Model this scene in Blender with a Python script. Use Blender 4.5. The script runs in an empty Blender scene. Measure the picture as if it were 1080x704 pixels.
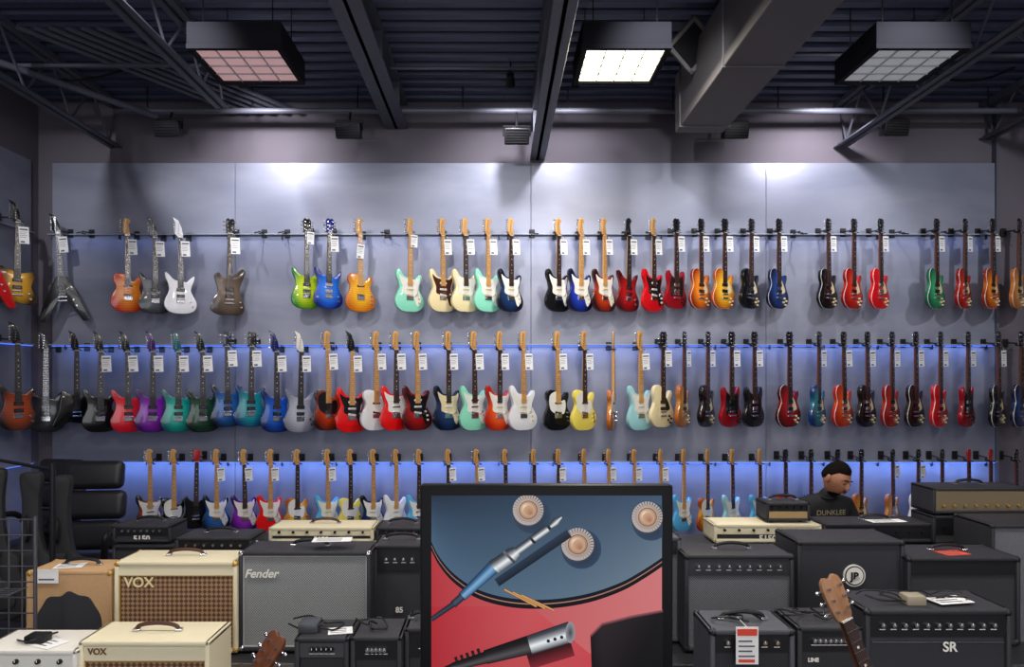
import bpy, bmesh, math, random
from mathutils import Vector, Matrix, Euler
from mathutils.bvhtree import BVHTree
random.seed(7)
sc=bpy.context.scene
COL=sc.collection
sc.view_settings.view_transform='Standard'
# ---- measured layout: camera at (0,0,2), looking +Y, focal 780 units
F=780.0; HZ=400.0; VX=525.0; CH=2.0
def X(u,d): return (u-VX)/F*d
def Z(v,d): return CH-(v-HZ)/F*d
def lin(c):
    return tuple(((v/255)/12.92 if v/255<=.04045 else ((v/255+.055)/1.055)**2.4) for v in c)
MC={}
def pm(name,c,rough=.5,metal=0,coat=0,bump=0,bscale=200,emit=0,var=0,vscale=6,spec=.5):
    if name in MC: return MC[name]
    m=bpy.data.materials.new(name); m.use_nodes=True; nt=m.node_tree; b=nt.nodes['Principled BSDF']
    L=lin(c)+(1,)
    b.inputs['Base Color'].default_value=L
    b.inputs['Roughness'].default_value=rough; b.inputs['Metallic'].default_value=metal
    b.inputs['Coat Weight'].default_value=coat; b.inputs['Coat Roughness'].default_value=.08
    b.inputs['Specular IOR Level'].default_value=spec
    if emit:
        b.inputs['Emission Color'].default_value=L; b.inputs['Emission Strength'].default_value=emit
    tc=nt.nodes.new('ShaderNodeTexCoord')
    if bump:
        n=nt.nodes.new('ShaderNodeTexNoise'); n.inputs['Scale'].default_value=bscale
        bp=nt.nodes.new('ShaderNodeBump'); bp.inputs['Strength'].default_value=bump; bp.inputs['Distance'].default_value=.002
        nt.links.new(tc.outputs['Object'],n.inputs['Vector']); nt.links.new(n.outputs['Fac'],bp.inputs['Height']); nt.links.new(bp.outputs['Normal'],b.inputs['Normal'])
    if var:
        n=nt.nodes.new('ShaderNodeTexNoise'); n.inputs['Scale'].default_value=vscale; n.inputs['Detail'].default_value=5
        mx=nt.nodes.new('ShaderNodeMix'); mx.data_type='RGBA'
        mx.inputs[6].default_value=tuple(v*(1-var) for v in L[:3])+(1,); mx.inputs[7].default_value=tuple(min(1,v*(1+var)) for v in L[:3])+(1,)
        nt.links.new(tc.outputs['Object'],n.inputs['Vector']); nt.links.new(n.outputs['Fac'],mx.inputs[0]); nt.links.new(mx.outputs[2],b.inputs['Base Color'])
    MC[name]=m; return m
def weave(name,c1,c2,scale=120,rough=.8,kind='check'):
    if name in MC: return MC[name]
    m=pm(name,c1,rough); nt=m.node_tree; b=nt.nodes['Principled BSDF']; tc=nt.nodes.new('ShaderNodeTexCoord')
    mp=nt.nodes.new('ShaderNodeMapping')
    if kind=='diamond': mp.inputs['Rotation'].default_value=(0,math.radians(45),0)
    t=nt.nodes.new('ShaderNodeTexChecker'); t.inputs['Scale'].default_value=scale
    t.inputs['Color1'].default_value=lin(c1)+(1,); t.inputs['Color2'].default_value=lin(c2)+(1,)
    n=nt.nodes.new('ShaderNodeTexNoise'); n.inputs['Scale'].default_value=400
    mx=nt.nodes.new('ShaderNodeMix'); mx.data_type='RGBA'; mx.blend_type='MULTIPLY'; mx.inputs[0].default_value=.5
    nt.links.new(tc.outputs['Object'],mp.inputs['Vector']); nt.links.new(mp.outputs[0],t.inputs['Vector']); nt.links.new(mp.outputs[0],n.inputs['Vector'])
    nt.links.new(t.outputs['Color'],mx.inputs[6]); nt.links.new(n.outputs['Fac'],mx.inputs[7]); nt.links.new(mx.outputs[2],b.inputs['Base Color'])
    return m
def bodymat(inner,outer=None,flame=0,metal=0,rough=.25):
    key='lacquer_%s_%s_%s'%(inner,outer,flame)
    if key in MC: return MC[key]
    m=bpy.data.materials.new('guitar_lacquer'); m.use_nodes=True; nt=m.node_tree; b=nt.nodes['Principled BSDF']
    b.inputs['Roughness'].default_value=rough; b.inputs['Coat Weight'].default_value=.6; b.inputs['Coat Roughness'].default_value=.04
    b.inputs['Metallic'].default_value=metal
    ci=lin(inner)+(1,); b.inputs['Base Color'].default_value=ci
    tc=nt.nodes.new('ShaderNodeTexCoord'); last=None
    if outer:
        mp=nt.nodes.new('ShaderNodeMapping'); mp.inputs['Scale'].default_value=(1/.165,0,1/.235); mp.inputs['Location'].default_value=(0,0,2.5)
        ln=nt.nodes.new('ShaderNodeVectorMath'); ln.operation='LENGTH'
        r=nt.nodes.new('ShaderNodeValToRGB'); r.color_ramp.elements[0].position=.45; r.color_ramp.elements[0].color=ci
        r.color_ramp.elements[1].position=.98; r.color_ramp.elements[1].color=lin(outer)+(1,)
        nt.links.new(tc.outputs['Object'],mp.inputs['Vector']); nt.links.new(mp.outputs[0],ln.inputs[0]); nt.links.new(ln.outputs['Value'],r.inputs[0]); last=r.outputs[0]
    if flame:
        w=nt.nodes.new('ShaderNodeTexWave'); w.bands_direction='Z'; w.inputs['Scale'].default_value=14; w.inputs['Distortion'].default_value=5; w.inputs['Detail'].default_value=2
        nt.links.new(tc.outputs['Object'],w.inputs['Vector'])
        mx=nt.nodes.new('ShaderNodeMix'); mx.data_type='RGBA'; mx.blend_type='MULTIPLY'; mx.inputs[0].default_value=flame*.7
        if last: nt.links.new(last,mx.inputs[6])
        else: mx.inputs[6].default_value=ci
        nt.links.new(w.outputs['Color'],mx.inputs[7]); last=mx.outputs[2]
    if last: nt.links.new(last,b.inputs['Base Color'])
    MC[key]=m; return m
def wood(name,c1,c2,scale=8,rough=.45):
    if name in MC: return MC[name]
    m=pm(name,c1,rough); nt=m.node_tree; b=nt.nodes['Principled BSDF']; tc=nt.nodes.new('ShaderNodeTexCoord')
    mp=nt.nodes.new('ShaderNodeMapping'); mp.inputs['Scale'].default_value=(scale*4,scale*4,scale*.5)
    n=nt.nodes.new('ShaderNodeTexNoise'); n.inputs['Scale'].default_value=3; n.inputs['Detail'].default_value=6
    mx=nt.nodes.new('ShaderNodeMix'); mx.data_type='RGBA'; mx.inputs[6].default_value=lin(c1)+(1,); mx.inputs[7].default_value=lin(c2)+(1,)
    nt.links.new(tc.outputs['Object'],mp.inputs['Vector']); nt.links.new(mp.outputs[0],n.inputs['Vector']); nt.links.new(n.outputs['Fac'],mx.inputs[0]); nt.links.new(mx.outputs[2],b.inputs['Base Color'])
    return m

class MB:
    def __init__(s): s.V=[];s.F=[];s.M=[];s.mats=[];s.T=Matrix()
    def mi(s,m):
        if m not in s.mats: s.mats.append(m)
        return s.mats.index(m)
    def add(s,vs,fs,m):
        o=len(s.V); s.V+= [tuple(s.T@Vector(v)) for v in vs]; i=s.mi(m)
        for f in fs: s.F.append([o+k for k in f]); s.M.append(i)
    def box(s,x0,x1,y0,y1,z0,z1,m,bev=0,seg=2):
        if not bev:
            v=[(x0,y0,z0),(x1,y0,z0),(x1,y1,z0),(x0,y1,z0),(x0,y0,z1),(x1,y0,z1),(x1,y1,z1),(x0,y1,z1)]
            s.add(v,[(0,3,2,1),(4,5,6,7),(0,1,5,4),(1,2,6,5),(2,3,7,6),(3,0,4,7)],m); return
        bm=bmesh.new(); bmesh.ops.create_cube(bm,size=1)
        for v in bm.verts: v.co=Vector(((x0+x1)/2+v.co.x*(x1-x0),(y0+y1)/2+v.co.y*(y1-y0),(z0+z1)/2+v.co.z*(z1-z0)))
        bmesh.ops.bevel(bm,geom=bm.edges[:],offset=bev,segments=seg,affect='EDGES',profile=.5)
        bm.verts.index_update(); s.add([v.co[:] for v in bm.verts],[[v.index for v in f.verts] for f in bm.faces],m); bm.free()
    def cyl(s,p0,p1,r0,m,r1=None,n=14):
        if r1 is None: r1=r0
        p0=Vector(p0);p1=Vector(p1);d=(p1-p0).normalized()
        a=Vector((0,0,1)) if abs(d.z)<.9 else Vector((1,0,0)); u=d.cross(a).normalized(); w=d.cross(u)
        vs=[];
        for p,r in((p0,r0),(p1,r1)):
            for k in range(n):
                t=2*math.pi*k/n; vs.append(p+(u*math.cos(t)+w*math.sin(t))*r)
        fs=[(k,(k+1)%n,n+(k+1)%n,n+k) for k in range(n)]+[tuple(range(n))[::-1],tuple(range(n,2*n))]
        s.add(vs,fs,m)
    def tube(s,pts,r,m,n=8,smooth=True):
        pts=[Vector(p) for p in pts]
        if smooth and len(pts)>2: pts=[Vector(p) for p in catmull(pts,5,False)]
        vs=[];prev=None
        rr=r if callable(r) else (lambda t:r)
        for i,p in enumerate(pts):
            d=(pts[min(i+1,len(pts)-1)]-pts[max(i-1,0)]).normalized()
            if prev is None:
                a=Vector((0,0,1)) if abs(d.z)<.9 else Vector((1,0,0)); u=d.cross(a).normalized()
            else: u=(prev-d*prev.dot(d)).normalized()
            prev=u; w=d.cross(u); q=rr(i/(len(pts)-1))
            for k in range(n):
                t=2*math.pi*k/n; vs.append(p+(u*math.cos(t)+w*math.sin(t))*q)
        fs=[]
        for i in range(len(pts)-1):
            for k in range(n): fs.append((i*n+k,i*n+(k+1)%n,(i+1)*n+(k+1)%n,(i+1)*n+k))
        fs+= [tuple(range(n))[::-1],tuple(range((len(pts)-1)*n,len(pts)*n))]
        s.add(vs,fs,m)
    def sph(s,c,r,m,nu=16,nv=10):
        vs=[];rx,ry,rz=(r if hasattr(r,'__len__') else (r,r,r))
        for j in range(1,nv):
            ph=math.pi*j/nv
            for i in range(nu):
                t=2*math.pi*i/nu; vs.append((c[0]+rx*math.sin(ph)*math.cos(t),c[1]+ry*math.sin(ph)*math.sin(t),c[2]+rz*math.cos(ph)))
        vs+=[(c[0],c[1],c[2]+rz),(c[0],c[1],c[2]-rz)]; T=len(vs)-2;B=T+1
        fs=[(j*nu+i,(j+1)*nu+i,(j+1)*nu+(i+1)%nu,j*nu+(i+1)%nu) for j in range(nv-2) for i in range(nu)]
        fs+=[(T,i,(i+1)%nu) for i in range(nu)]+[(B,(nv-2)*nu+(i+1)%nu,(nv-2)*nu+i) for i in range(nu)]
        s.add(vs,fs,m)
    def prism(s,o,y0,y1,m,bev=0,side=None):
        n=len(o)
        if sum(o[i][0]*o[(i+1)%n][1]-o[(i+1)%n][0]*o[i][1] for i in range(n))<0: o=o[::-1]
        def inset(d):
            r=[]
            for i in range(n):
                a=Vector(o[i-1]);c=Vector(o[(i+1)%n]);t=(c-a)
                t=t.normalized() if t.length>1e-9 else Vector((1,0)); r.append((o[i][0]-t.y*d,o[i][1]+t.x*d))
            return r
        if bev: loops=[(inset(bev),y0),(inset(bev*.3),y0+bev*.3),(o,y0+bev),(o,y1-bev),(inset(bev*.3),y1-bev*.3),(inset(bev),y1)]
        else: loops=[(o,y0),(o,y1)]
        vs=[(p[0],y,p[1]) for L,y in loops for p in L]
        s.add(vs,[tuple(range(n))],m)
        fs=[(k*n+i,k*n+(i+1)%n,(k+1)*n+(i+1)%n,(k+1)*n+i) for k in range(len(loops)-1) for i in range(n)]
        fs.append(tuple(range((len(loops)-1)*n,len(loops)*n))[::-1]); 
        s.add(vs,fs,side or m)
    def text(s,t,size,x,y,z,m,shear=0,al='CENTER',fn=None,bold=0):
        cu=bpy.data.curves.new('t','FONT'); cu.body=t; cu.size=size; cu.extrude=.0012; cu.align_x=al; cu.shear=shear; cu.offset=bold
        ob=bpy.data.objects.new('t',cu); COL.objects.link(ob); bpy.context.view_layer.update()
        me=ob.evaluated_get(bpy.context.evaluated_depsgraph_get()).to_mesh()
        vs=[(x+v.co.x,y-v.co.z,z+v.co.y) for v in me.vertices]
        if fn: vs=[fn(v) for v in vs]
        s.add(vs,[tuple(p.vertices) for p in me.polygons],m)
        bpy.data.objects.remove(ob); bpy.data.curves.remove(cu)
    def mesh(s,name,angle=35):
        me=bpy.data.meshes.new(name); me.from_pydata(s.V,[],s.F)
        for m in s.mats: me.materials.append(m)
        me.polygons.foreach_set('material_index',s.M)
        bm=bmesh.new(); bm.from_mesh(me); bmesh.ops.remove_doubles(bm,verts=bm.verts,dist=1e-6); bmesh.ops.recalc_face_normals(bm,faces=bm.faces); bm.to_mesh(me); bm.free()
        me.polygons.foreach_set('use_smooth',[True]*len(me.polygons)); me.set_sharp_from_angle(angle=math.radians(angle)); me.update()
        return me
    def obj(s,name,loc=(0,0,0),rot=(0,0,0),angle=35,parent=None):
        ob=bpy.data.objects.new(name,s.mesh(name,angle)); ob.location=loc; ob.rotation_euler=rot; COL.objects.link(ob)
        if parent: ob.parent=parent
        return ob
def catmull(p,n=4,closed=True):
    out=[];N=len(p); p=[Vector(q) for q in p]
    for i in range(N if closed else N-1):
        if closed: a,b,c,d=p[i-1],p[i],p[(i+1)%N],p[(i+2)%N]
        else: a,b,c,d=p[max(i-1,0)],p[i],p[i+1],p[min(i+2,N-1)]
        for k in range(n):
            t=k/n; out.append(.5*((2*b)+(c-a)*t+(2*a-5*b+4*c-d)*t*t+(3*b-a-3*c+d)*t**3))
    if not closed: out.append(p[-1])
    return [tuple(q) for q in out]

# ---------------- materials
black=pm('black_plastic',(22,22,25),.45,spec=.35); blackm=pm('black_metal',(30,30,34),.4,.2,spec=.4)
chrome=pm('chrome',(205,205,210),.25,1); brass=pm('gold_metal',(200,160,80),.3,.5)
tolex=pm('black_tolex',(42,42,47),.5,bump=.6,bscale=350); creamt=pm('cream_tolex',(226,216,184),.5,bump=.5,bscale=350)
greyt=pm('grey_tolex',(70,72,80),.6,bump=.5,bscale=350)
white=pm('white_plastic',(228,226,218),.4); paper=pm('paper',(235,235,235),.7); ink=pm('ink',(90,90,98),.8); redink=pm('red_ink',(215,70,50),.7)
maple=wood('maple',(214,165,98),(190,135,70)); rosew=wood('rosewood',(62,38,26),(40,24,18)); mahog=wood('mahogany',(120,60,34),(85,40,24)); ebony=wood('ebony',(34,30,30),(20,18,18))
silverg=weave('silver_grille_cloth',(176,178,178),(108,112,116),160); brownd=weave('brown_diamond_grille',(184,144,106),(100,70,50),60,kind='diamond')
blackg=weave('black_grille_cloth',(66,66,72),(30,30,34),180); greyg=weave('grey_grille_cloth',(134,136,142),(80,82,88),170)
tanw=pm('tan_tweed',(190,152,110),.7,bump=.5,bscale=300,var=.12,vscale=60)

# ---------------- guitar meshes
OUT={
'strat':[(0,0),(-.09,.008),(-.15,.055),(-.165,.125),(-.138,.2),(-.118,.25),(-.13,.31),(-.155,.37),(-.152,.425),(-.128,.445),(-.1,.42),(-.07,.375),(-.03,.36),(.03,.352),(.06,.345),(.085,.37),(.11,.395),(.133,.39),(.138,.35),(.115,.29),(.108,.24),(.132,.19),(.166,.125),(.152,.05),(.09,.008)],
'tele':[(0,0),(-.1,.01),(-.155,.065),(-.162,.14),(-.122,.22),(-.112,.27),(-.138,.33),(-.13,.38),(-.09,.402),(-.035,.395),(.025,.37),(.035,.325),(.06,.325),(.1,.375),(.127,.37),(.133,.33),(.11,.26),(.122,.21),(.162,.14),(.152,.06),(.09,.01)],
'lp':[(0,0),(-.1,.01),(-.16,.07),(-.166,.14),(-.127,.22),(-.117,.265),(-.137,.33),(-.125,.39),(-.08,.42),(-.03,.405),(.028,.36),(.035,.3),(.06,.295),(.1,.355),(.127,.36),(.137,.32),(.115,.26),(.132,.21),(.166,.14),(.155,.06),(.09,.01)],
'super':[(0,.0),(-.09,.01),(-.145,.055),(-.158,.12),(-.128,.2),(-.112,.25),(-.12,.31),(-.145,.37),(-.15,.425),(-.12,.415),(-.07,.36),(-.03,.345),(.03,.34),(.06,.335),(.1,.375),(.135,.4),(.135,.36),(.11,.29),(.104,.24),(.125,.19),(.158,.12),(.148,.05),(.09,.01)],
'sg':[(0,0),(-.1,.012),(-.155,.065),(-.16,.13),(-.125,.2),(-.118,.26),(-.13,.32),(-.13,.375),(-.105,.4),(-.08,.36),(-.03,.325),(.03,.325),(.08,.36),(.105,.4),(.13,.375),(.13,.32),(.118,.26),(.125,.2),(.16,.13),(.155,.065),(.1,.012)],
'v':[(0,.16),(-.05,.1),(-.17,-.1),(-.235,-.09),(-.19,.05),(-.09,.28),(-.05,.36),(.05,.36),(.09,.28),(.19,.05),(.235,-.09),(.17,-.1),(.05,.1)],
'explorer':[(-.08,.05),(-.2,-.02),(-.235,.02),(-.17,.17),(-.16,.24),(-.14,.38),(-.04,.34),(.04,.32),(.15,.35),(.16,.31),(.12,.2),(.18,.05),(.12,.02)],
'bird':[(0,0),(-.1,.0),(-.17,.05),(-.15,.14),(-.105,.22),(-.12,.3),(-.14,.38),(-.1,.41),(-.05,.36),(.0,.37),(.05,.4),(.12,.46),(.155,.43),(.125,.34),(.1,.25),(.125,.16),(.15,.08),(.12,.01)],
}
PG={'strat':[(-.128,.385),(-.1,.365),(-.05,.345),(.05,.34),(.085,.345),(.11,.372),(.112,.32),(.092,.25),(.115,.18),(.13,.12),(.095,.06),(.07,.09),(.05,.14),(.0,.165),(-.05,.18),(-.085,.2),(-.085,.26),(-.115,.33)],
'tele':[(-.105,.34),(-.03,.385),(.025,.34),(.03,.29),(.075,.3),(.09,.26),(.085,.2),(.06,.16),(-.04,.17),(-.1,.22)],
'lp':[(.025,.3),(.05,.285),(.09,.22),(.1,.18),(.07,.165),(.045,.17)],
'sg':[(-.09,.34),(-.03,.315),(.03,.315),(.09,.34),(.1,.2),(.08,.12),(.03,.16),(-.03,.16),(-.08,.12),(-.1,.2)]}
HD={'six':[(-.021,0),(-.032,.022),(-.044,.045),(-.041,.1),(-.038,.155),(-.02,.182),(.008,.18),(.03,.16),(.027,.142),(.012,.125),(.014,.09),(.024,.035),(.021,0)],
'three':[(-.021,0),(-.036,.028),(-.042,.12),(-.022,.148),(0,.138),(.022,.148),(.042,.12),(.036,.028),(.021,0)],
'pointy':[(-.021,0),(-.055,.035),(-.05,.15),(-.075,.205),(-.02,.175),(.012,.1),(.024,.03),(.021,0)]}
HEADK={'strat':'six','tele':'six','lp':'three','super':'pointy','sg':'three','v':'pointy','explorer':'pointy','bird':'three'}
SLOT=['body','guard','neck','board','head','metal','pick','tag','ink','white']
dm=[pm('slot_'+k,(120,120,120)) for k in SLOT]
GM={}
ZN=.80
def gmesh(kind,tag,hd=None,binding=False,nopg=False):
    hd=hd or HEADK[kind]; key=(kind,tag,hd,binding,nopg)
    if key in GM: return GM[key]
    b=MB(); b.mats=[dm[0],dm[1],dm[2],dm[3],dm[4],chrome,dm[6],paper,ink,white]
    dmap={k:b.mats[i] for i,k in enumerate(SLOT)}
    b.T=Matrix.Translation((0,0,-ZN))
    curvy=kind not in('v','explorer')
    o=catmull(OUT[kind],4) if curvy else catmull_sharp(OUT[kind])
    b.prism(o,-.022,.022,dmap['body'],bev=.006)
    if binding:
        ob=[(x*1.006,z*1.004-.001) for x,z in o]; b.prism(ob,-.0165,-.012,dmap['white'])
    if kind in PG and not nopg:
        b.prism(catmull(PG[kind],3),-.0245,-.0205,dmap['guard'])
    prof=[(-1,-.002),(-.85,.012),(-.45,.02),(0,.022),(.45,.02),(.85,.012),(1,-.002)]
    vs=[];
    for z,w,tk in((.30,.028,.8),(.42,.027,1),(.6,.025,1),(.78,.022,.9),(.81,.021,.6)):
        for px,py in prof: vs.append((px*w,-.024+py*tk+.004,z))
    n=7;fs=[(k*n+i,k*n+(i+1)%n,(k+1)*n+(i+1)%n,(k+1)*n+i) for k in range(4) for i in range(n)]+[tuple(range(n)),tuple(range(4*n,5*n))]
    b.add(vs,fs,dmap['neck'])
    zb=.27
    b.add([(-.029,-.0315,zb),(.029,-.0315,zb),(.0215,-.0315,.8),(-.0215,-.0315,.8),(-.029,-.02,zb),(.029,-.02,zb),(.0215,-.02,.8),(-.0215,-.02,.8)],[(0,1,2,3),(4,7,6,5),(0,4,5,1),(1,5,6,2),(2,6,7,3),(3,7,4,0)],dmap['board'])
    sl=.648; zbr=.8-sl
    for k in range(1,20):
        z=zbr+sl*2**(-k/12)
        if z<zb+.01: break
        w=.0215+(.8-z)/.53*.0075
        b.box(-w,w,-.0325,-.031,z-.0009,z+.0009,dmap['metal'])
        if k in(3,5,7,9,12,15,17):
            b.box(-.004,.004,-.0321,-.031,z+.009,z+.017,dmap['white'])
    b.box(-.0215,.0215,-.034,-.02,.798,.803,dmap['white'])
    hp=HD[hd]; hp=catmull(hp,3) if hd!='pointy' else hp
    b.prism([(x,z+.8) for x,z in hp],-.026,-.011,dmap['head'],bev=.0015)
    if hd=='three':
        for i in range(3):
            z=.835+i*.038
            for sx in(-1,1):
                b.cyl((sx*.024,-.026,z),(sx*.024,-.037,z),.005,dmap['metal'],n=8); b.cyl((sx*.036,-.016,z),(sx*.058,-.016,z),.003,dmap['metal'],n=6)
                b.sph((sx*.06,-.016,z),(.009,.005,.007),dmap['metal'],8,6)
    else:
        for i in range(6):
            z=.838+i*.024
            b.cyl((-.024+i*.002,-.026,z),(-.024+i*.002,-.036,z),.0045,dmap['metal'],n=8); b.cyl((-.036,-.016,z),(-.06,-.016,z),.0028,dmap['metal'],n=6)
            b.sph((-.063,-.016,z),(.009,.004,.007),dmap['metal'],8,6)
    for i in range(6):
        x0=-.026+i*.0104; x1=-.017+i*.0068; y=-.0375
        b.add([(x0-.0005,y,zbr),(x0+.0005,y,zbr),(x1+.0005,y,.83),(x1-.0005,y,.83)],[(0,1,2,3)],dmap['metal'])
    if kind in('lp','sg','explorer','v','bird','super'):
        for z in(.25,.185):
            b.box(-.04,.04,-.031,-.02,z-.017,z+.017,dmap['pick'],.002,1)
            for k in range(6): b.cyl((-.026+k*.0104,-.031,z),(-.026+k*.0104,-.0325,z),.0022,dmap['metal'],n=6)
        b.box(-.042,.042,-.036,-.02,zbr-.006,zbr+.006,dmap['metal'],.002,1)
        if kind!='super': b.box(-.045,.045,-.036,-.02,zbr-.046,zbr-.032,dmap['metal'],.003,1)
        else: b.box(-.04,.04,-.03,-.02,zbr-.04,zbr-.008,dmap['metal'],.002,1)
        ks=[(.09,.11),(.075,.07),(.12,.085),(.105,.045)] if kind in('lp','sg') else [(.1,.13),(.115,.08)]
        if kind=='v': ks=[(.1,.12),(.125,.06)]
        for x,z in ks: b.cyl((x,-.02,z),(x,-.035,z),.0115,dmap['guard'] if kind in('lp','sg') else dmap['metal'],r1=.009,n=12)
    else:
        for i,z in enumerate((.3 if kind=='strat' else .27,.235,.175)):
            if kind=='tele' and i==1: continue
            b.T=Matrix.Translation((0,0,-ZN))@Matrix.Translation((0,0,z))@Matrix.Rotation(math.radians(10 if i==2 else 0),4,'Y')
            b.box(-.041,.041,-.03,-.022,-.0095,.0095,dmap['pick'],.003,2)
            for k in range(6): b.cyl((-.026+k*.0104,-.03,0),(-.026+k*.0104,-.0315,0),.0025,dmap['metal'],n=6)
        b.T=Matrix.Translation((0,0,-ZN))
        b.box(-.042,.042,-.03,-.02,zbr-.03,zbr+.012,dmap['metal'],.002,1)
        for x,z in(((.085,.185),(.105,.145),(.11,.1)) if kind=='strat' else ((.115,.17),(.12,.13),(.125,.09))):
            b.cyl((x,-.02,z),(x,-.037,z),.012,dmap['pick'] if kind=='strat' else dmap['metal'],r1=.0095,n=12)
        if kind=='strat': b.tube([(.05,-.03,zbr+.01),(.07,-.05,zbr+.03),(.085,-.055,zbr+.13)],.0025,dmap['metal'],6)
    if tag:
        ox,oz,w,h={1:(.045,-.12,.042,.08),2:(.03,-.06,.036,.065),3:(-.01,-.17,.038,.075)}[tag]
        b.T=Matrix.Translation((ox,-.05,oz))@Matrix.Rotation(math.radians(-8),4,'Z')@Matrix.Rotation(math.radians(4*tag-7),4,'Y')
        b.box(-w,w,-.001,.001,-h,h,dmap['tag'])
        b.box(-w*.8,w*.8,-.002,-.001,h*.6,h*.78,dmap['ink'])
        for k in range(4): b.box(-w*.8,w*(.7-.25*(k%2)),-.002,-.001,h*(.35-.2*k),h*(.39-.2*k),dmap['ink'])
        b.box(-w*.7,w*.1,-.002,-.001,-h*.88,-h*.68,dmap['ink'])
        b.T=Matrix(); b.tube([(ox,-.05,oz+h),(ox*.7,-.045,oz+h+.03),(.0,-.04,.02)],.001,dmap['white'],5)
    b.T=Matrix()
    me=b.mesh('electric_guitar_'+kind); GM[key]=me; return me
def catmull_sharp(p):
    out=[];N=len(p)
    for i in range(N):
        a=Vector(p[i-1]);b=Vector(p[i]);c=Vector(p[(i+1)%N])
        d1=(a-b).normalized()*min(.018,(a-b).length*.3);d2=(c-b).normalized()*min(.018,(c-b).length*.3)
        for t in(0,.33,.66,1): out.append(tuple((1-t)**2*(b+d1)+2*t*(1-t)*b+t*t*(b+d2)))
    return out
wpg=white; tort=pm('tortoise_guard',(70,30,22),.3,coat=.5,var=.4,vscale=40); bpg=pm('black_guard',(20,20,22),.25,coat=.5); cpg=pm('cream_guard',(225,208,165),.35)
C={ # inner,outer,flame
'sunset':((255,150,25),(215,30,10),.4),'smoke':((92,94,104),(38,38,44),.5),'white':((232,232,236),None,0),'relic':((100,84,70),(60,48,42),0),
'lime':((205,230,30),(40,140,25),.4),'blue':((30,120,240),(10,30,130),.4),'amber':((255,185,35),(200,100,10),.3),'mint':((140,222,192),None,0),
'cream':((238,222,172),None,0),'navy':((26,58,108),(10,16,36),.3),'black':((12,12,14),None,0),'dkblue':((30,60,180),(10,12,50),.3),
'cherry':((175,22,24),(75,8,12),.3),'dkburst':((200,60,22),(45,12,10),.2),'red':((205,14,22),None,0),'wine':((145,10,24),None,0),
'osun':((255,145,35),(150,42,12),.3),'ysun':((255,195,50),(175,75,12),.3),'bluew':((40,70,135),(16,22,55),.3),'cherlp':((210,46,26),(150,12,16),.3),
'green':((50,170,110),(14,95,65),.3),'tan':((220,155,72),(185,105,45),.3),'pinkred':((250,40,60),(205,14,40),.2),'purple':((155,45,195),(60,10,100),.3),
'teal':((30,190,170),(6,95,105),.3),'dkgreen':((32,78,55),(12,28,22),.4),'teal2':((25,155,165),(12,55,115),.4),'bblue':((28,95,210),(8,25,95),.4),
'dblue':((40,105,185),(10,26,52),.4),'silver':((185,190,205),(125,130,145),.2),'candyred':((230,16,18),None,0),'orange':((240,90,28),(185,32,12),.2),
'yellow':((245,225,100),None,0),'natural':((230,155,62),(205,115,40),.3),'pblue':((160,214,218),None,0),'lblue':((90,180,230),None,0),'gold':((225,165,45),(60,40,20),.1),
'rusty':((175,75,36),(30,30,34),.3),'grey':((56,58,66),(32,32,38),.2),'tvred':((210,26,40),(160,16,26),0)}
hangers=MB()
def hanger(x,zn,yg,rot=0):
    b=hangers; b.T=Matrix()
    b.box(x-.03,x+.03,7.985,7.999,zn-.0,zn+.09,blackm,.004,1)
    b.cyl((x,7.99,zn+.05),(x,yg+.03,zn+.035),.007,blackm,n=8)
    b.T=Matrix.Translation((x,yg,zn))@Matrix.Rotation(rot,4,'Z')
    b.tube([(-.04,-.045,.0),(-.036,-.02,.005),(-.03,.015,.01),(0,.035,.025),(.03,.015,.01),(.036,-.02,.005),(.04,-.045,.0)],.0065,black,6)
    b.T=Matrix()
YG=7.78
def put(u,ztop,kind,col,tag,guard=None,board=None,head=None,hd=None,scale=1,rot=35,roll=0,x=None,y=YG,bind=False,nopg=False,hang=True,pick=None,name='electric_guitar'):
    c=C[col]; bm_=bodymat(*c)
    me=gmesh(kind,tag,hd,bind,nopg)
    ob=bpy.data.objects.new(name,me); COL.objects.link(ob)
    x=X(u,y) if x is None else x
    hh={'six':.18,'three':.148,'pointy':.2}[hd or HEADK[kind]]
    zn=ztop-hh*scale; r=math.radians(rot+random.uniform(-3,3))
    ob.location=(x,y,zn); ob.rotation_euler=(0,math.radians(roll+random.uniform(-1,1)),r); ob.scale=(scale,)*3
    isF=kind in('strat','tele')
    bd=board or (maple if isF and random.random()<.6 else (ebony if kind in('super','v','explorer') else rosew))
    nk=maple if isF or kind=='super' else mahog
    hm=head or (maple if isF else (bm_ if kind=='super' and random.random()<.5 else bpg))
    gd=guard or (wpg if isF else (cpg if kind=='lp' else bpg))
    pk=pick or ({'strat':wpg if gd is not wpg else cpg}.get(kind,bpg) if random.random()<.8 else chrome)
    for i,m in((0,bm_),(1,gd),(2,nk),(3,bd),(4,hm),(6,pk)):
        ob.material_slots[i].link='OBJECT'; ob.material_slots[i].material=m
    if hang: hanger(x,zn,y,r)
    return ob
Z1=Z(231,YG); Z2=Z(350,YG); Z3=Z(474,YG)
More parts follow.
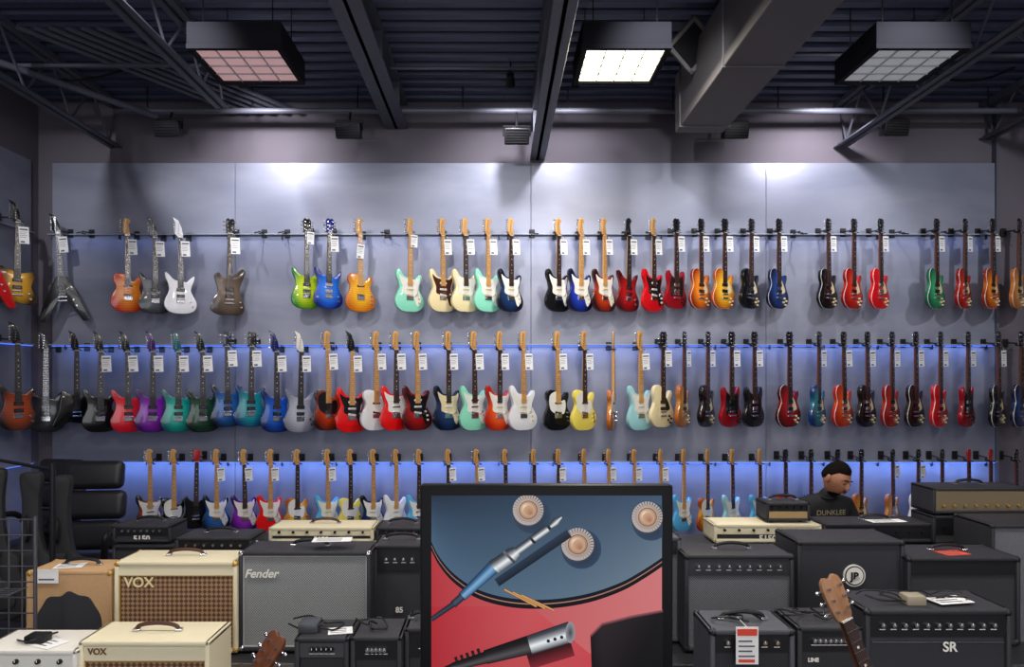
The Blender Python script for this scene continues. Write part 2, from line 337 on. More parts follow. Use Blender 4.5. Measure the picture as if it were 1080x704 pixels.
R1=[(134,'tele','sunset',1,dict(guard=bpg,nopg=True)),(163,'super','smoke',1,{}),(190,'super','white',1,dict(hd='pointy')),(242,'bird','relic',1,dict(scale=1.07)),
(323,'super','lime',2,dict(hd='three')),(347,'super','blue',1,dict(hd='three')),(379,'tele','amber',3,dict(nopg=True,board=maple)),(432,'strat','mint',2,{}),(466,'strat','cream',1,dict(guard=tort)),
(490,'strat','cream',1,{}),(514,'strat','mint',1,{}),(538,'strat','navy',1,dict(board=rosew)),(588,'strat','black',1,{}),(612,'strat','dkblue',1,{}),(636,'strat','dkburst',1,{}),(662,'super','cherry',1,dict(hd='six',head=bpg)),
(688,'strat','red',1,dict(guard=bpg)),(712,'sg','wine',1,{}),(738,'lp','osun',1,dict(bind=True)),(763,'lp','ysun',1,dict(bind=True)),(791,'lp','black',1,{}),(820,'lp','bluew',1,dict(bind=True)),
(872,'lp','black',1,dict(bind=True)),(899,'lp','cherlp',0,dict(bind=True)),(927,'lp','red',1,dict(bind=True)),(986,'lp','green',1,dict(bind=True)),(1016,'lp','cherlp',1,dict(bind=True)),(1045,'lp','osun',1,dict(bind=True)),(1073,'lp','tan',0,dict(bind=True))]
for u,k,c,t,kw in R1: put(u,Z1,k,c,t,**kw)
put(62,Z(226,YG),'v','black',1,roll=-3,scale=1.03,rot=20)
R2=[(49,'super','grey',0,dict(rot=24)),(80,'explorer','black',0,dict(scale=1.0,rot=50)),(106,'super','black',1,{}),(134,'super','pinkred',1,{}),(161,'super','purple',1,{}),(188,'super','teal',1,{}),(213,'super','dkgreen',1,{}),(239,'super','dblue',1,dict(hd='three')),
(265,'super','teal2',1,dict(hd='three')),(291,'super','bblue',1,{}),(317,'super','silver',1,dict(head=white)),(345,'tele','dkburst',1,dict(guard=bpg)),(371,'strat','candyred',1,dict(guard=bpg,hd='pointy',head=bpg)),(396,'tele','white',1,{}),(417,'strat','candyred',1,{}),
(439,'strat','cherry',1,dict(guard=bpg)),(472,'strat','navy',1,dict(guard=cpg,board=rosew)),(499,'strat','mint',1,{}),(526,'strat','orange',1,{}),(551,'strat','white',1,{}),(587,'tele','black',1,{}),(615,'tele','yellow',1,{}),(645,'tele','natural',0,dict(rot=68,board=maple)),
(674,'strat','pblue',1,{}),(698,'lp','cream',1,dict(guard=bpg,bind=True)),(720,'lp','tan',1,dict(rot=55)),(745,'lp','black',1,dict(rot=50)),(770,'sg','wine',1,{}),(794,'sg','black',1,{}),(831,'lp','cherry',0,dict(bind=True,rot=28)),(862,'lp','teal2',1,dict(rot=42)),
(888,'lp','orange',1,dict(bind=True,rot=38)),(913,'lp','black',1,dict()),(939,'lp','cherlp',1,dict(bind=True)),(964,'lp','black',1,dict(bind=True)),(990,'lp','red',1,dict(bind=True)),(1019,'sg','wine',1,{}),(1051,'lp','black',1,dict(bind=True)),(1075,'lp','bluew',0,dict(bind=True))]
for u,k,c,t,kw in R2:
    kw=dict(scale=1.06)|kw; put(u,Z2,k,c,t,**kw)
R3=[(158,'strat','rusty',0),(183,'tele','black',0),(207,'sg','black',0),(228,'strat','dblue',1),(257,'strat','purple',1),(285,'strat','candyred',1),(313,'tele','ysun',0),(345,'strat','lblue',1),(369,'tele','yellow',0),(393,'strat','navy',0),(417,'strat','white',0),(441,'strat','lblue',0),
(472,'tele','cream',1),(502,'strat','mint',1),(532,'tele','tan',0),(562,'strat','navy',0),(588,'tele','yellow',1),(615,'strat','cream',0),(641,'strat','red',1),(668,'tele','natural',1),(696,'strat','pblue',1),(720,'strat','lblue',0),(745,'tele','ysun',0),(771,'strat','pblue',0),(800,'strat','lblue',0),(827,'lp','orange',0),(854,'lp','teal2',0),
(882,'lp','wine',0),(907,'lp','tan',0),(940,'lp','tan',1),(967,'lp','white',1),(992,'lp','cherlp',0),(1020,'sg','tvred',0),(1043,'sg','tvred',0),(1070,'lp','black',0)]
for u,k,c,t in R3: put(u,Z3,k,c,t,scale=.88,**({'head':None} if k!='sg' else {'head':pm('red_head',(170,25,30),.3)}))
# left wall guitars
put(0,Z(212,7.35),'explorer','gold',1,x=-4.8,y=7.38,rot=52,hang=False,scale=1.05)
put(0,Z(340,7.35),'super','rusty',0,x=-4.8,y=7.38,rot=52,hang=False,scale=1.08)
put(0,Z(205,7.1),'v','red',0,x=-4.8,y=6.95,rot=60,hang=False)
hb=MB()
for y,z in((7.38,Z(212,7.35)-.2),(7.38,Z(340,7.35)-.21),(6.95,Z(205,7.1)-.2)):
    hb.box(-4.984,-4.97,y-.03,y+.03,z,z+.09,blackm,.004,1); hb.cyl((-4.98,y,z+.05),(-4.83,y,z+.035),.007,blackm,n=8)
    hb.T=Matrix.Translation((-4.8,y,z))@Matrix.Rotation(math.radians(55),4,'Z')
    hb.tube([(-.04,-.045,.0),(-.03,.015,.01),(0,.035,.025),(.03,.015,.01),(.04,-.045,.0)],.0065,black,6); hb.T=Matrix()
hb.obj('guitar_hangers')
for u in(85,272,297,405,562,845,952,1000): hanger(X(u,YG),Z1-.16,YG,.6)
hangers.obj('guitar_hangers')

# ---------------- room
def panelmat():
    m=pm('brushed_panel',(140,142,156),.42,.25,spec=.4); nt=m.node_tree;b=nt.nodes['Principled BSDF']; tc=nt.nodes.new('ShaderNodeTexCoord')
    mp=nt.nodes.new('ShaderNodeMapping'); mp.inputs['Scale'].default_value=(.5,1,1.6)
    n=nt.nodes.new('ShaderNodeTexNoise'); n.inputs['Scale'].default_value=1.3; n.inputs['Detail'].default_value=6; n.inputs['Distortion'].default_value=.6
    r=nt.nodes.new('ShaderNodeValToRGB'); r.color_ramp.elements[0].position=.3; r.color_ramp.elements[0].color=lin((114,118,136))+(1,); r.color_ramp.elements[1].position=.72; r.color_ramp.elements[1].color=lin((144,147,162))+(1,)
    nt.links.new(tc.outputs['Object'],mp.inputs['Vector']); nt.links.new(mp.outputs[0],n.inputs['Vector']); nt.links.new(n.outputs['Fac'],r.inputs[0]); nt.links.new(r.outputs[0],b.inputs['Base Color'])
    return m
pan=panelmat(); wallm=pm('wall_paint',(96,90,100),.75,var=.15,vscale=2); deckm=pm('painted_steel_deck',(66,72,98),.5,.1); beamm=pm('painted_steel',(86,88,100),.5,.1)
ductm=pm('painted_duct',(106,102,102),.6); floorm=pm('floor_carpet',(56,54,56),.9,bump=.8,bscale=150,var=.3,vscale=20); darkp=pm('dark_laminate',(36,36,40),.5,var=.2)
def simple(name,*a,m=None,bev=0):
    b=MB(); b.box(*a,m,bev); return b.obj(name)
simple('floor',-5.1,6.6,-4.1,8.2,-.1,0,m=floorm)
simple('wall_back',-5.1,6.6,8.05,8.2,0,5.1,m=wallm)
simple('wall_left',-5.15,-5.0,-4.1,8.05,0,5.1,m=wallm)
simple('wall_right',6.5,6.65,-4.1,8.05,0,5.1,m=wallm)
simple('wall_front',-5.1,6.6,-4.2,-4.05,0,5.1,m=wallm)
simple('baseboard_back',-5,6.5,8.03,8.05,0,.12,m=darkp)
b=MB(); b.box(-4.2,5.6,-4.05,-4.03,.5,4.1,pm('added_glow_pane',(225,230,240),.3,emit=.3))  # added window behind the view, its pane glows as part of the fill
for k in range(5): b.box(-4.25+k*2.45,-4.15+k*2.45,-4.05,-4.0,.45,4.15,black)
b.box(-4.25,5.65,-4.05,-4.0,.42,.5,black); b.box(-4.25,5.65,-4.05,-4.0,4.1,4.18,black); wn=b.obj('added_window_1')
la=bpy.data.lights.new('added_fill_light','AREA'); la.shape='RECTANGLE'; la.size=9.6; la.size_y=3.5; la.energy=165; la.color=(.93,.95,1)  # added soft fill light for wall, amps and ceiling
o=bpy.data.objects.new('added_fill_light',la); COL.objects.link(o); o.location=(.7,-3.95,2.3); o.rotation_euler=(math.radians(90),0,0)
b=MB(); zt=Z(172,8.0); xs=[X(u,8) for u in(55,248,560,808,1050)]
for i in range(4): b.box(xs[i]+.002,xs[i+1]-.002,8.0,8.049,.12,zt,pan,.002,1)
b.obj('wall_cladding_back')
b=MB()
b.box(-4.999,-4.985,3,7.9,.12,zt,pan,.002,1); b.obj('wall_cladding_left')
b=MB(); b.box(X(1051,7.97),X(1054,7.97),7.97,8.05,0,5,beamm); b.box(X(1054,8),6.49,8.02,8.049,0,5,wallm); b.obj('trim_1')
led=pm('blue_led',(90,130,255),.4,emit=1.3); clear=pm('acrylic_ledge',(150,158,172),.15,spec=.8)
for zz,l in((Z(248,8),0),(Z(364,8),1),(Z(487,8),1)):
    b=MB(); b.box(X(52,8),X(1050,8),7.955,7.999,zz-.006,zz+.006,clear,.003,1)
    for k in range(18):
        x=X(70+k*57,8); b.box(x-.006,x+.006,7.97,7.999,zz-.05,zz,blackm)
    if l: b.box(X(56,8),X(1048,8),7.975,7.992,zz-.016,zz-.009,led)
    b.obj('display_ledge')
    b=MB(); b.box(-4.984,-4.94,4,7.9,zz-.006,zz+.006,clear,.003,1)
    if l: b.box(-4.98,-4.965,4,7.9,zz-.016,zz-.009,led)
    b.obj('display_ledge')
for zz,e in((Z(250,8),4),(Z(366,8),14),(Z(489,8),34)):
    la=bpy.data.lights.new('blue_led_strip','AREA'); la.shape='RECTANGLE'; la.size=10; la.size_y=.02; la.energy=e; la.color=(.2,.36,1)
    o=bpy.data.objects.new('blue_led_strip',la); COL.objects.link(o); o.location=(.3,7.86,zz-.02); o.rotation_euler=(math.radians(26),0,0)
# ceiling deck
b=MB(); vs=[];y=-4.2;prof=[];dz=5.0
while y<8.2:
    prof+=[(y,dz+.07),(y+.06,dz+.07),(y+.085,dz),(y+.175,dz)]; y+=.2
n=len(prof)
for xx in(-5.1,6.6):
    for p in prof: vs.append((xx,p[0],p[1]))
b.add(vs,[(i,i+1,n+i+1,n+i) for i in range(n-1)],deckm); b.box(-5.1,6.6,-4.2,8.2,5.09,5.15,deckm); b.obj('ceiling',angle=20)
def joist(x,zb,zt,y0,y1,name='ceiling_joist'):
    b=MB()
    for z0,z1 in((zb,zb+.05),(zt-.05,zt)):
        b.box(x-.07,x-.015,y0,y1,z0,z0+.012 if z0==zb else z1,beamm); b.box(x+.015,x+.07,y0,y1,z0,z0+.012 if z0==zb else z1,beamm)
        b.box(x-.02,x-.012,y0,y1,z0,z1,beamm); b.box(x+.012,x+.02,y0,y1,z0,z1,beamm)
    y=y0;s=0;st=.35
    while y<y1-.01:
        yn=min(y+st,y1); za,zc=(zb+.03,zt-.03) if s%2==0 else (zt-.03,zb+.03)
        b.cyl((x,y,za),(x,yn,zc),.012,beamm,n=8); y=yn;s+=1
    b.obj(name)
def ibeam(x,w,zb,zt,y0,y1):
    b=MB(); b.box(x-w/2,x+w/2,y0,y1,zb,zb+.025,beamm,.003,1); b.box(x-w/2,x+w/2,y0,y1,zt-.025,zt,beamm); b.box(x-.015,x+.015,y0,y1,zb,zt,beamm)
    y=y0+.4
    while y<y1:
        b.box(x-w/2+.005,x+w/2-.005,y,y+.015,zb+.02,zt-.02,beamm); y+=1.1
    b.obj('ceiling_beam')
ibeam(-1.1,.24,4.72,5.0,-4.0,8.04); ibeam(.43,.16,4.38,4.72,-4.0,8.04)
b=MB(); b.box(.36,.5,-4.0,8.04,4.72,5.0,beamm); b.obj('ceiling_beam')
joist(-4.15,4.51,5.0,-4.0,8.04); joist(-2.6,4.56,5.0,-4.0,7.0); joist(3.72,4.51,5.0,-4.0,8.04); joist(5.3,4.6,5.0,-4.0,8.04)
b=MB(); b.box(1.68,2.13,-4.0,7.0,4.33,4.87,ductm,.006,1)
for k in range(9): b.box(1.67,2.14,-3.6+k*1.3,-3.57+k*1.3,4.32,4.88,ductm)
for k in range(4):
    for sx in(1.72,2.09): b.cyl((sx,-2+k*2.6,4.86),(sx,-2+k*2.6,5.02),.006,blackm,n=6)
b.obj('air_duct')
b=MB()
b.cyl((X(120,7.6),7.6,Z(117,7.6)),(6.45,7.6,Z(117,7.6)),.03,beamm)
for k in range(10): 
    x=-3.6+k*1.08; b.cyl((x,7.6,Z(117,7.6)),(x,7.6,5.02),.007,blackm,n=6)
b.obj('lighting_pipe')
b=MB()
for i in range(6): b.cyl((-3.9+i*.13,6.0,4.86),(-2.8+i*.13,7.9,4.86),.022,beamm,n=10)  # added rods standing in for the lit corrugation lines of the deck
b.cyl((-4.95,6.6,4.8),(-2.2,6.6,4.8),.02,beamm); b.cyl((2.2,6.4,4.8),(6.4,6.4,4.8),.02,beamm); b.cyl((-1,6.9,4.9),(1.6,6.9,4.9),.015,beamm)
b.cyl((-4.8,5.6,4.75),(-3.5,7.6,4.7),.03,beamm); b.cyl((4.3,6.1,4.85),(6.3,7.7,4.85),.02,beamm)
for u in(40,970): b.tube([(X(u,7),6.9,4.9),(X(u+20,7),6.8,4.75),(X(u+60,7),6.9,4.8),(X(u+100,7),7,4.95)],.012,black,6)
b.obj('ceiling_conduit')
def flood(u,v):
    b=MB(); y=7.5; x=X(u,y); z=Z(v,y)
    b.T=Matrix.Translation((x,y,z))@Matrix.Rotation(math.radians(15),4,'X')
    b.box(-.125,.125,-.07,.06,-.08,.08,black,.012); b.box(-.11,.11,.055,.075,-.07,.07,blackm,.004,1)
    for k in range(6): b.box(-.11,.11,-.085,-.07,-.065+k*.025,-.057+k*.025,blackm)
    b.T=Matrix.Translation((x,y,z))
    b.tube([(-.135,0,0),(-.135,.02,.11),(.135,.02,.11),(.135,0,0)],.008,blackm,6,smooth=False)
    b.cyl((0,.03,.11),(0,.07,Z(117,7.6)-z-.03),.012,blackm,n=8); b.T=Matrix(); return b.obj('flood_light')
for u,v in((178,136),(368,138),(545,144),(775,138),(943,135)): flood(u,v)
b=MB(); b.T=Matrix.Translation((X(730,6.2),6.2,Z(48,6.2)))@Euler((.5,.6,.5)).to_matrix().to_4x4()
for a in((-.16,.16,-.02,.02,.13,.16),(-.16,.16,-.02,.02,-.16,-.13),(-.16,-.13,-.02,.02,-.16,.16),(.13,.16,-.02,.02,-.16,.16)): b.box(*a,ductm)
b.box(-.13,.13,.0,.01,-.13,.13,black); b.T=Matrix(); b.cyl((X(730,6.2),6.2,Z(48,6.2)+.1),(X(730,6.2),6.2,5.02),.008,blackm,n=6); b.obj('ceiling_speaker')
housing=pm('fixture_housing',(34,34,40),.8,spec=.1)
def troffer(x0,x1,y0,y1,z,em,col,name='ceiling_light_fixture'):
    b=MB(); g=.035
    b.box(x0-.04,x1+.04,y0-.04,y1+.04,z+.03,z+.2,housing,.01)
    for a in((x0-.04,x1+.04,y0-.04,y0,z,z+.035),(x0-.04,x1+.04,y1,y1+.04,z,z+.035),(x0-.04,x0,y0,y1,z,z+.035),(x1,x1+.04,y0,y1,z,z+.035)): b.box(*a,housing)
    b.box(x0,x1,y0,y1,z+.02,z+.03,pm('lens_%d'%col[2],col,.5,emit=em))
    lv=pm('louver',(190,190,195),.4)
    for k in range(1,4):
        n=4
        x=x0+(x1-x0)*k/n; b.box(x-.004,x+.004,y0,y1,z+.008,z+.02,lv); y=y0+(y1-y0)*k/n; b.box(x0,x1,y-.004,y+.004,z+.008,z+.02,lv)
    for x in(x0+.05,x1-.05):
        for y in(y0+.05,y1-.05): b.cyl((x,y,z+.2),(x,y,5.02),.005,blackm,n=6)
    return b.obj(name)
LZ=4.43
def arealamp(x,y,z,size,en,col,parent,rot=(0,0,0)):
    la=bpy.data.lights.new('fixture_lamp','AREA'); la.size=size; la.energy=en; la.color=col
    o=bpy.data.objects.new('lamp',la); COL.objects.link(o); o.location=(x,y,z); o.rotation_euler=rot; o.parent=parent
t=troffer(.66,1.24,5.47,6.07,LZ,5,(255,246,212)); arealamp(.95,5.77,LZ-.01,.55,75,(1,.93,.82),t)
t=troffer(-2.25,-1.63,5.47,6.07,LZ,.4,(226,180,180)); arealamp(-1.94,5.77,LZ-.01,.55,12,(1,.85,.85),t)
t=troffer(2.82,3.44,5.47,6.07,LZ,.28,(196,200,204)); arealamp(3.13,5.77,LZ-.01,.55,10,(.95,.95,1),t)
for x in(-2.4,.9,3.8):  # added fixtures out of view, giving fill on the amps
    for y in(2.6,-.8):
        t=troffer(x-.3,x+.3,y-.3,y+.3,LZ,5,(254,246,231)); arealamp(x,y,LZ-.01,.55,58,(1,.95,.9),t)
def spot(x,y,z,tx,ty,tz,en,ang,col,name='wall_wash_spot',blend=1,size=.05):
    la=bpy.data.lights.new('spot_lamp','SPOT'); la.energy=en; la.spot_size=math.radians(ang); la.spot_blend=blend; la.color=col; la.shadow_soft_size=size
    d=(Vector((tx,ty,tz))-Vector((x,y,z))); q=d.to_track_quat('-Z','Y')
    b=MB(); b.T=q.to_matrix().to_4x4()
    b.cyl((0,0,.12),(0,0,.0),.035,black,r1=.045); b.T=Matrix(); b.cyl((0,0,.05),(0,0,5.02-z),.008,blackm,n=6)
    h=b.obj(name,loc=(x,y,z))
    o=bpy.data.objects.new('lamp',la); COL.objects.link(o); o.parent=h; o.location=d.normalized()*.06; o.rotation_euler=q.to_euler()
for x,tx,en in((X(290,8),X(290,8),130),(.12,.15,90),(.74,.65,80),(X(852,8),X(852,8),150)):
    spot(x,7.0,4.78,tx,8.0,4.05,en,108,(.98,.95,1))
for x in(-4.2,-2.4,-.6,1.2,3.0,4.9): spot(x,4.4,4.75,x+.1,8,3.35,215,58,(.96,.96,1))  # added spots above the view, put in to brighten the guitars

# ---------------- amplifiers
def amp(name,u0,u1,vt,zb,d,dp,tol=tolex,gr=blackg,panel=0,pmat=None,knobs=0,kmat=None,logo=None,lsize=.05,lpos=(.0,.5),lmat=None,pipe=None,corners=None,handle=True,shear=0):
    x0=X(u0,d);x1=X(u1,d);w=x1-x0;h=Z(vt,d+dp*.45)-zb; b=MB(); t=.022
    f=.012
    for cx in(-w/2+.05,w/2-.05):
        for cy in(.05,dp-.05): b.cyl((cx,cy,0.001),(cx,cy,f+.004),.016,black,n=10)
    b.box(-w/2,w/2,0,dp,f,f+t,tol,.007); b.box(-w/2,w/2,0,dp,h-t,h,tol,.007); b.box(-w/2,-w/2+t,0,dp,f,h,tol,.007); b.box(w/2-t,w/2,0,dp,f,h,tol,.007)
    b.box(-w/2+.005,w/2-.005,dp-.02,dp-.003,f+.005,h-.005,tol)
    gt=h-t-panel
    b.box(-w/2+t*.8,w/2-t*.8,.016,.03,f+t*.8,gt,gr)
    if pipe:
        for a in((-w/2+t,w/2-t,.01,.018,f+t,f+t+.005),(-w/2+t,w/2-t,.01,.018,gt-.005,gt),(-w/2+t,-w/2+t+.005,.01,.018,f+t,gt),(w/2-t-.005,w/2-t,.01,.018,f+t,gt)): b.box(*a,pipe)
    if panel:
        b.box(-w/2+t*.8,w/2-t*.8,.008,.03,gt,h-t*.8,pmat or blackm)
        zc=(gt+h-t)/2+.004
        if knobs:
            r=min(.011,panel*.26)
            for k in range(knobs):
                x=-w/2+t+.05+(w-2*t-.1)*k/max(1,knobs-1)
                b.cyl((x,.009,zc),(x,-.004,zc),r,kmat or black,r1=r*.8,n=14); b.box(x-.0012,x+.0012,-.006,-.003,zc,zc+r*.8,white)
                b.box(x-.012,x+.012,.0068,.0082,zc-r-.009,zc-r-.006,white)
    if corners:
        for sx in(-1,1):
            for yy in(0,dp):
                for zz in(f,h):
                    b.sph((sx*(w/2-.014),yy+(.014 if yy==0 else -.014),zz+(.014 if zz==f else -.014)),.0185,corners,10,8)
    if handle:
        b.box(-.105,-.075,dp*.5-.014,dp*.5+.014,h,h+.012,chrome,.003,1); b.box(.075,.105,dp*.5-.014,dp*.5+.014,h,h+.012,chrome,.003,1)
        b.tube([(-.09,dp*.5,h+.008),(-.07,dp*.5,h+.026),(0,dp*.5,h+.034),(.07,dp*.5,h+.026),(.09,dp*.5,h+.008)],.009,black if tol is not creamt else pm('brown_leather',(70,38,24),.5),8)
    if logo: b.text(logo,lsize,-w/2+w*lpos[0],.006,f+(h-f)*lpos[1],lmat or white,shear=shear,bold=.0012)
    return b,(x0+x1)/2,h,w
def A(name,*a,extra=None,rot=0,**k):
    b,x,h,w=amp(name,*a,**k)
    if extra: extra(b,w,h)
    return b.obj(name,loc=(x,a[4],a[3]),rot=(0,0,rot))
def sheet(px,py,sx,sy,rot,z,col=paper):
    def f(b,w,h):
        T=b.T.copy(); b.T=Matrix.Translation((px,py,h+z))@Matrix.Rotation(rot,4,'Z')
        b.box(-sx,sx,-sy,sy,.0,.002,col); 
        for k in range(3): b.box(-sx*.8,sx*.5,-sy*.6+k*sy*.5,-sy*.45+k*sy*.5,.002,.0026,ink)
        b.T=T
    return f
MZ=.60; FZ=.42; BZ=.14
def riser(x0,x1,y0,y1,z):
    b=MB(); b.box(x0,x1,y0,y1,z-.03,z,darkp,.004,1); b.box(x0,x1,y0-.008,y0,z-.035,z-.001,chrome); 
    b.box(x0+.03,x1-.03,y0+.05,y1-.02,0,z-.03,black); b.obj('display_platform')
riser(-2.52,-.35,3.64,4.7,MZ); riser(.75,2.78,3.62,4.45,MZ)
riser(-2.16,-.15,2.92,3.5,FZ); riser(.75,3.2,2.92,3.6,FZ)
riser(-2.9,4.4,4.72,5.2,BZ)
def tanx(b,w,h):
    b.box(-w/2+.02,w/2-.02,.002,.014,.03,h-.02,tanw)
    o=catmull([(-.15,.04),(-.165,.13),(-.13,.2),(-.1,.24),(-.04,.245),(0,.27),(.05,.25),(.1,.24),(.13,.2),(.165,.13),(.15,.04),(0,.035)],4)
    b.prism([(x,z) for x,z in o],-.004,.004,blackg)
    b.box(-.16,-.05,-.006,-.003,h-.06,h+.01,paper); b.box(-.15,-.07,-.0065,-.006,h-.045,h-.037,ink)
    sheet(-.05,.1,.07,.05,.2,.002)(b,w,h)
A('combo_amplifier',27,118,597,.65,3.76,.25,tol=tanw,gr=blackg,extra=tanx,corners=brass)
b=MB(); b.box(X(20,3.76),X(119,3.76),3.7,4.1,MZ+.001,.649,tolex,.004,1); b.obj('amp_stand')
A('combo_amplifier',120,250,587,MZ,3.74,.26,tol=creamt,gr=brownd,pipe=brass,logo='VOX',lsize=.07,lpos=(.2,.72),lmat=pm('logo_gold',(232,215,165),.4),panel=.05,pmat=creamt,corners=brass)
A('combo_amplifier',251,391,577,MZ,3.76,.26,tol=tolex,gr=silverg,pipe=pm('silver_piping',(190,190,190),.4,.2),panel=.0,corners=chrome,logo='Fender',lsize=.06,lpos=(.17,.74),lmat=white,shear=.3,extra=sheet(.12,.1,.1,.05,.1,.04))
A('combo_amplifier',393,449,570,MZ,3.9,.25,panel=.12,pmat=blackm,knobs=4,kmat=chrome,gr=blackg,logo='85',lsize=.04,lpos=(.5,.3),corners=blackm)
A('combo_amplifier',82,221,667,FZ,3.0,.25,tol=creamt,gr=brownd,pipe=brass,panel=.06,pmat=creamt,logo='VOX',lsize=.035,lpos=(.14,.89),lmat=pm('logo_bronze',(110,80,40),.4))
def wx(b,w,h):
    sheet(.03,.08,.08,.05,-.4,.002)(b,w,h)
    b.box(-.05,.03,.06,.13,h,h+.035,black,.006)
    b.tube([(-.1,.1,h+.006),(-.02,.05,h+.02),(.05,.12,h+.03),(.0,.17,h+.01),(-.06,.1,h+.02)],.004,black,6)
A('combo_amplifier',-26,81,676,FZ,2.98,.25,tol=pm('white_tolex',(224,220,212),.5,bump=.4,bscale=300),gr=greyg,panel=.06,pmat=white,knobs=4,extra=wx,handle=False)
def cab(b,w,h,s=1,n=3):
    for k in range(n):
        a=random.uniform(0,6); pts=[]
        for i in range(7):
            t=a+i*.95; pts.append((math.cos(t)*.07*s+random.uniform(-.02,.02)+(k-n/2)*.08*s,.11+math.sin(t)*.045,h+.008+random.uniform(0,.035)))
        b.tube(pts,.0038,black,6)
def ex1(b,w,h): cab(b,w,h,1,2); b.box(-.11,-.03,.05,.15,h,h+.04,pm('pedal_grey',(80,84,90),.4,.4),.005); sheet(.06,.08,.05,.04,.2,.002)(b,w,h)
A('combo_amplifier',310,368,664,FZ,3.0,.24,panel=.06,pmat=pm('panel_grey',(84,86,90),.4,.4),knobs=5,gr=blackg,extra=ex1,handle=False)
A('combo_amplifier',369,424,663,FZ,3.0,.24,panel=.07,pmat=blackm,knobs=5,kmat=chrome,gr=blackg,extra=lambda b,w,h:cab(b,w,h,.6,2),handle=False)
A('combo_amplifier',426,480,654,FZ,3.05,.24,panel=.1,pmat=blackm,knobs=4,gr=blackg)
HB=.925
def cab412(u0,u1,name='speaker_cabinet'):
    d=4.78; A(name,u0,u1,HZ+(CH-HB)*F/(d+.34*.45)+.1,BZ,d,.34,gr=blackg,corners=None,handle=False,pipe=None)
for a,c in((118,228),(232,340),(344,450),(706,812),(816,924),(928,1036),(1040,1140)): cab412(a,c)
def head(u0,u1,vt,front,txt,tol=tolex,d=4.8,zb=HB,split=.5,knobs=7,km=None,dp=.26,tm=white,ex2=None,handle=True):
    def ex(b,w,h):
        b.box(-w/2+.02,w/2-.02,.006,.02,h*split,h-.02,front)
        for k in range(knobs):
            x=-w/2+.07+(w-.14)*k/(knobs-1); b.cyl((x,.006,h*(split+.22)),(x,-.008,h*(split+.22)),.0085,km or black,n=12)
        if txt: b.text(txt,h*.44,0,.004,h*.15,tm,bold=.0018)
        if ex2: ex2(b,w,h)
    A('amplifier_head',u0,u1,vt,zb,d,dp,tol=tol,gr=blackg,extra=ex,handle=handle)
head(283,394,553,creamt,'5150',tol=creamt)
head(184,266,563,blackm,'5150',d=4.4,zb=.89,km=chrome); b=MB(); b.box(X(181,4.4),X(269,4.4),4.36,4.68,MZ+.001,.889,tolex,.005,1); b.box(X(184,4.4),X(266,4.4),4.352,4.362,MZ+.03,.87,blackg); b.obj('speaker_cabinet')
head(118,180,551,blackm,'5150',d=4.8,km=chrome)
head(753,867,550,creamt,'5150',tol=creamt,handle=False); head(868,998,549,blackm,'',knobs=9,split=.35,d=4.8,ex2=sheet(.05,.08,.12,.05,.1,.002))
head(396,448,553,blackm,'',knobs=4,km=chrome)
def lunch(b,w,h):
    b.box(-w/2+.015,w/2-.015,.004,.02,.03,h*.55,pm('tan_grille',(170,140,95),.6)); 
    for k in range(5): b.cyl((-w/2+.05+k*(w-.1)/4,.01,h*.75),(-w/2+.05+k*(w-.1)/4,-.006,h*.75),.008,black,n=10)
A('amplifier_head',808,855,528,Z(550,4.8+.26*.45)+.001,4.84,.2,tol=tolex,gr=blackm,extra=lunch)
A('combo_amplifier',703,719,562,MZ,3.9,.27,tol=greyt,gr=greyg,panel=.07,corners=None,handle=False)
def ventx(b,w,h): 
    for k in range(6): b.box(-w*.3+k*w*.1,-w*.3+k*w*.1+w*.06,.004,.012,.06,.075,black)
A('combo_amplifier',722,838,580,MZ,3.76,.27,tol=tolex,gr=greyg,panel=.085,pmat=pm('dark_panel',(60,61,66),.35,.3),knobs=9,kmat=chrome,corners=blackm,pipe=pm('dark_pipe',(90,90,94),.4),extra=ventx)
def jj(b,w,h):
    zc=h*.66
    b.cyl((0.02,.016,zc),(0.02,.008,zc),.058,white,n=36); b.cyl((0.02,.009,zc),(0.02,.006,zc),.051,black,n=36); b.cyl((0.02,.007,zc),(0.02,.005,zc),.045,white,n=36)
    b.text('JB',.055,.02,.003,zc-.02,black,bold=.002)
A('speaker_cabinet',841,955,565,MZ,3.9,.32,tol=tolex,gr=pm('dark_grille_metal',(44,45,51),.5,bump=.4,bscale=500),corners=blackm,extra=jj,handle=False)
A('speaker_cabinet',957,1077,582,MZ,3.85,.3,tol=tolex,gr=blackg,corners=blackm,panel=.07,pmat=blackm,knobs=0,extra=sheet(0,.1,.07,.05,.2,.0,redink))
A('speaker_cabinet',1046,1150,548,.45,4.25,.36,tol=tolex,gr=greyg,corners=blackm,handle=False)
b=MB(); b.box(X(1046,4.25),X(1150,4.25),4.25,4.62,0,.449,tolex,.006,1); b.box(X(1050,4.25),X(1146,4.25),4.242,4.252,.03,.42,blackg); b.obj('speaker_cabinet')
head(984,1086,541,blackm,'',d=4.78,knobs=6,split=.4,handle=False)
head(984,1086,512,pm('tan_cloth',(110,96,74),.8),'',d=4.78,zb=Z(541,4.78+.26*.45)+.001,knobs=8,split=.15,km=brass)
def srx(b,w,h):
    for k in range(10): b.box(-w*.34+k*.03,-w*.34+k*.03+.016,.004,.016,.12,.135,black)
    b.box(-w/2+.03,w/2-.03,.006,.012,h*.79,h*.795,chrome)
    cab(b,w,h,1.3,4); sheet(.1,.1,.08,.05,.2,.01)(b,w,h); b.box(-.1,-.02,.05,.12,h,h+.04,pm('beige_box',(150,140,120),.5),.005)
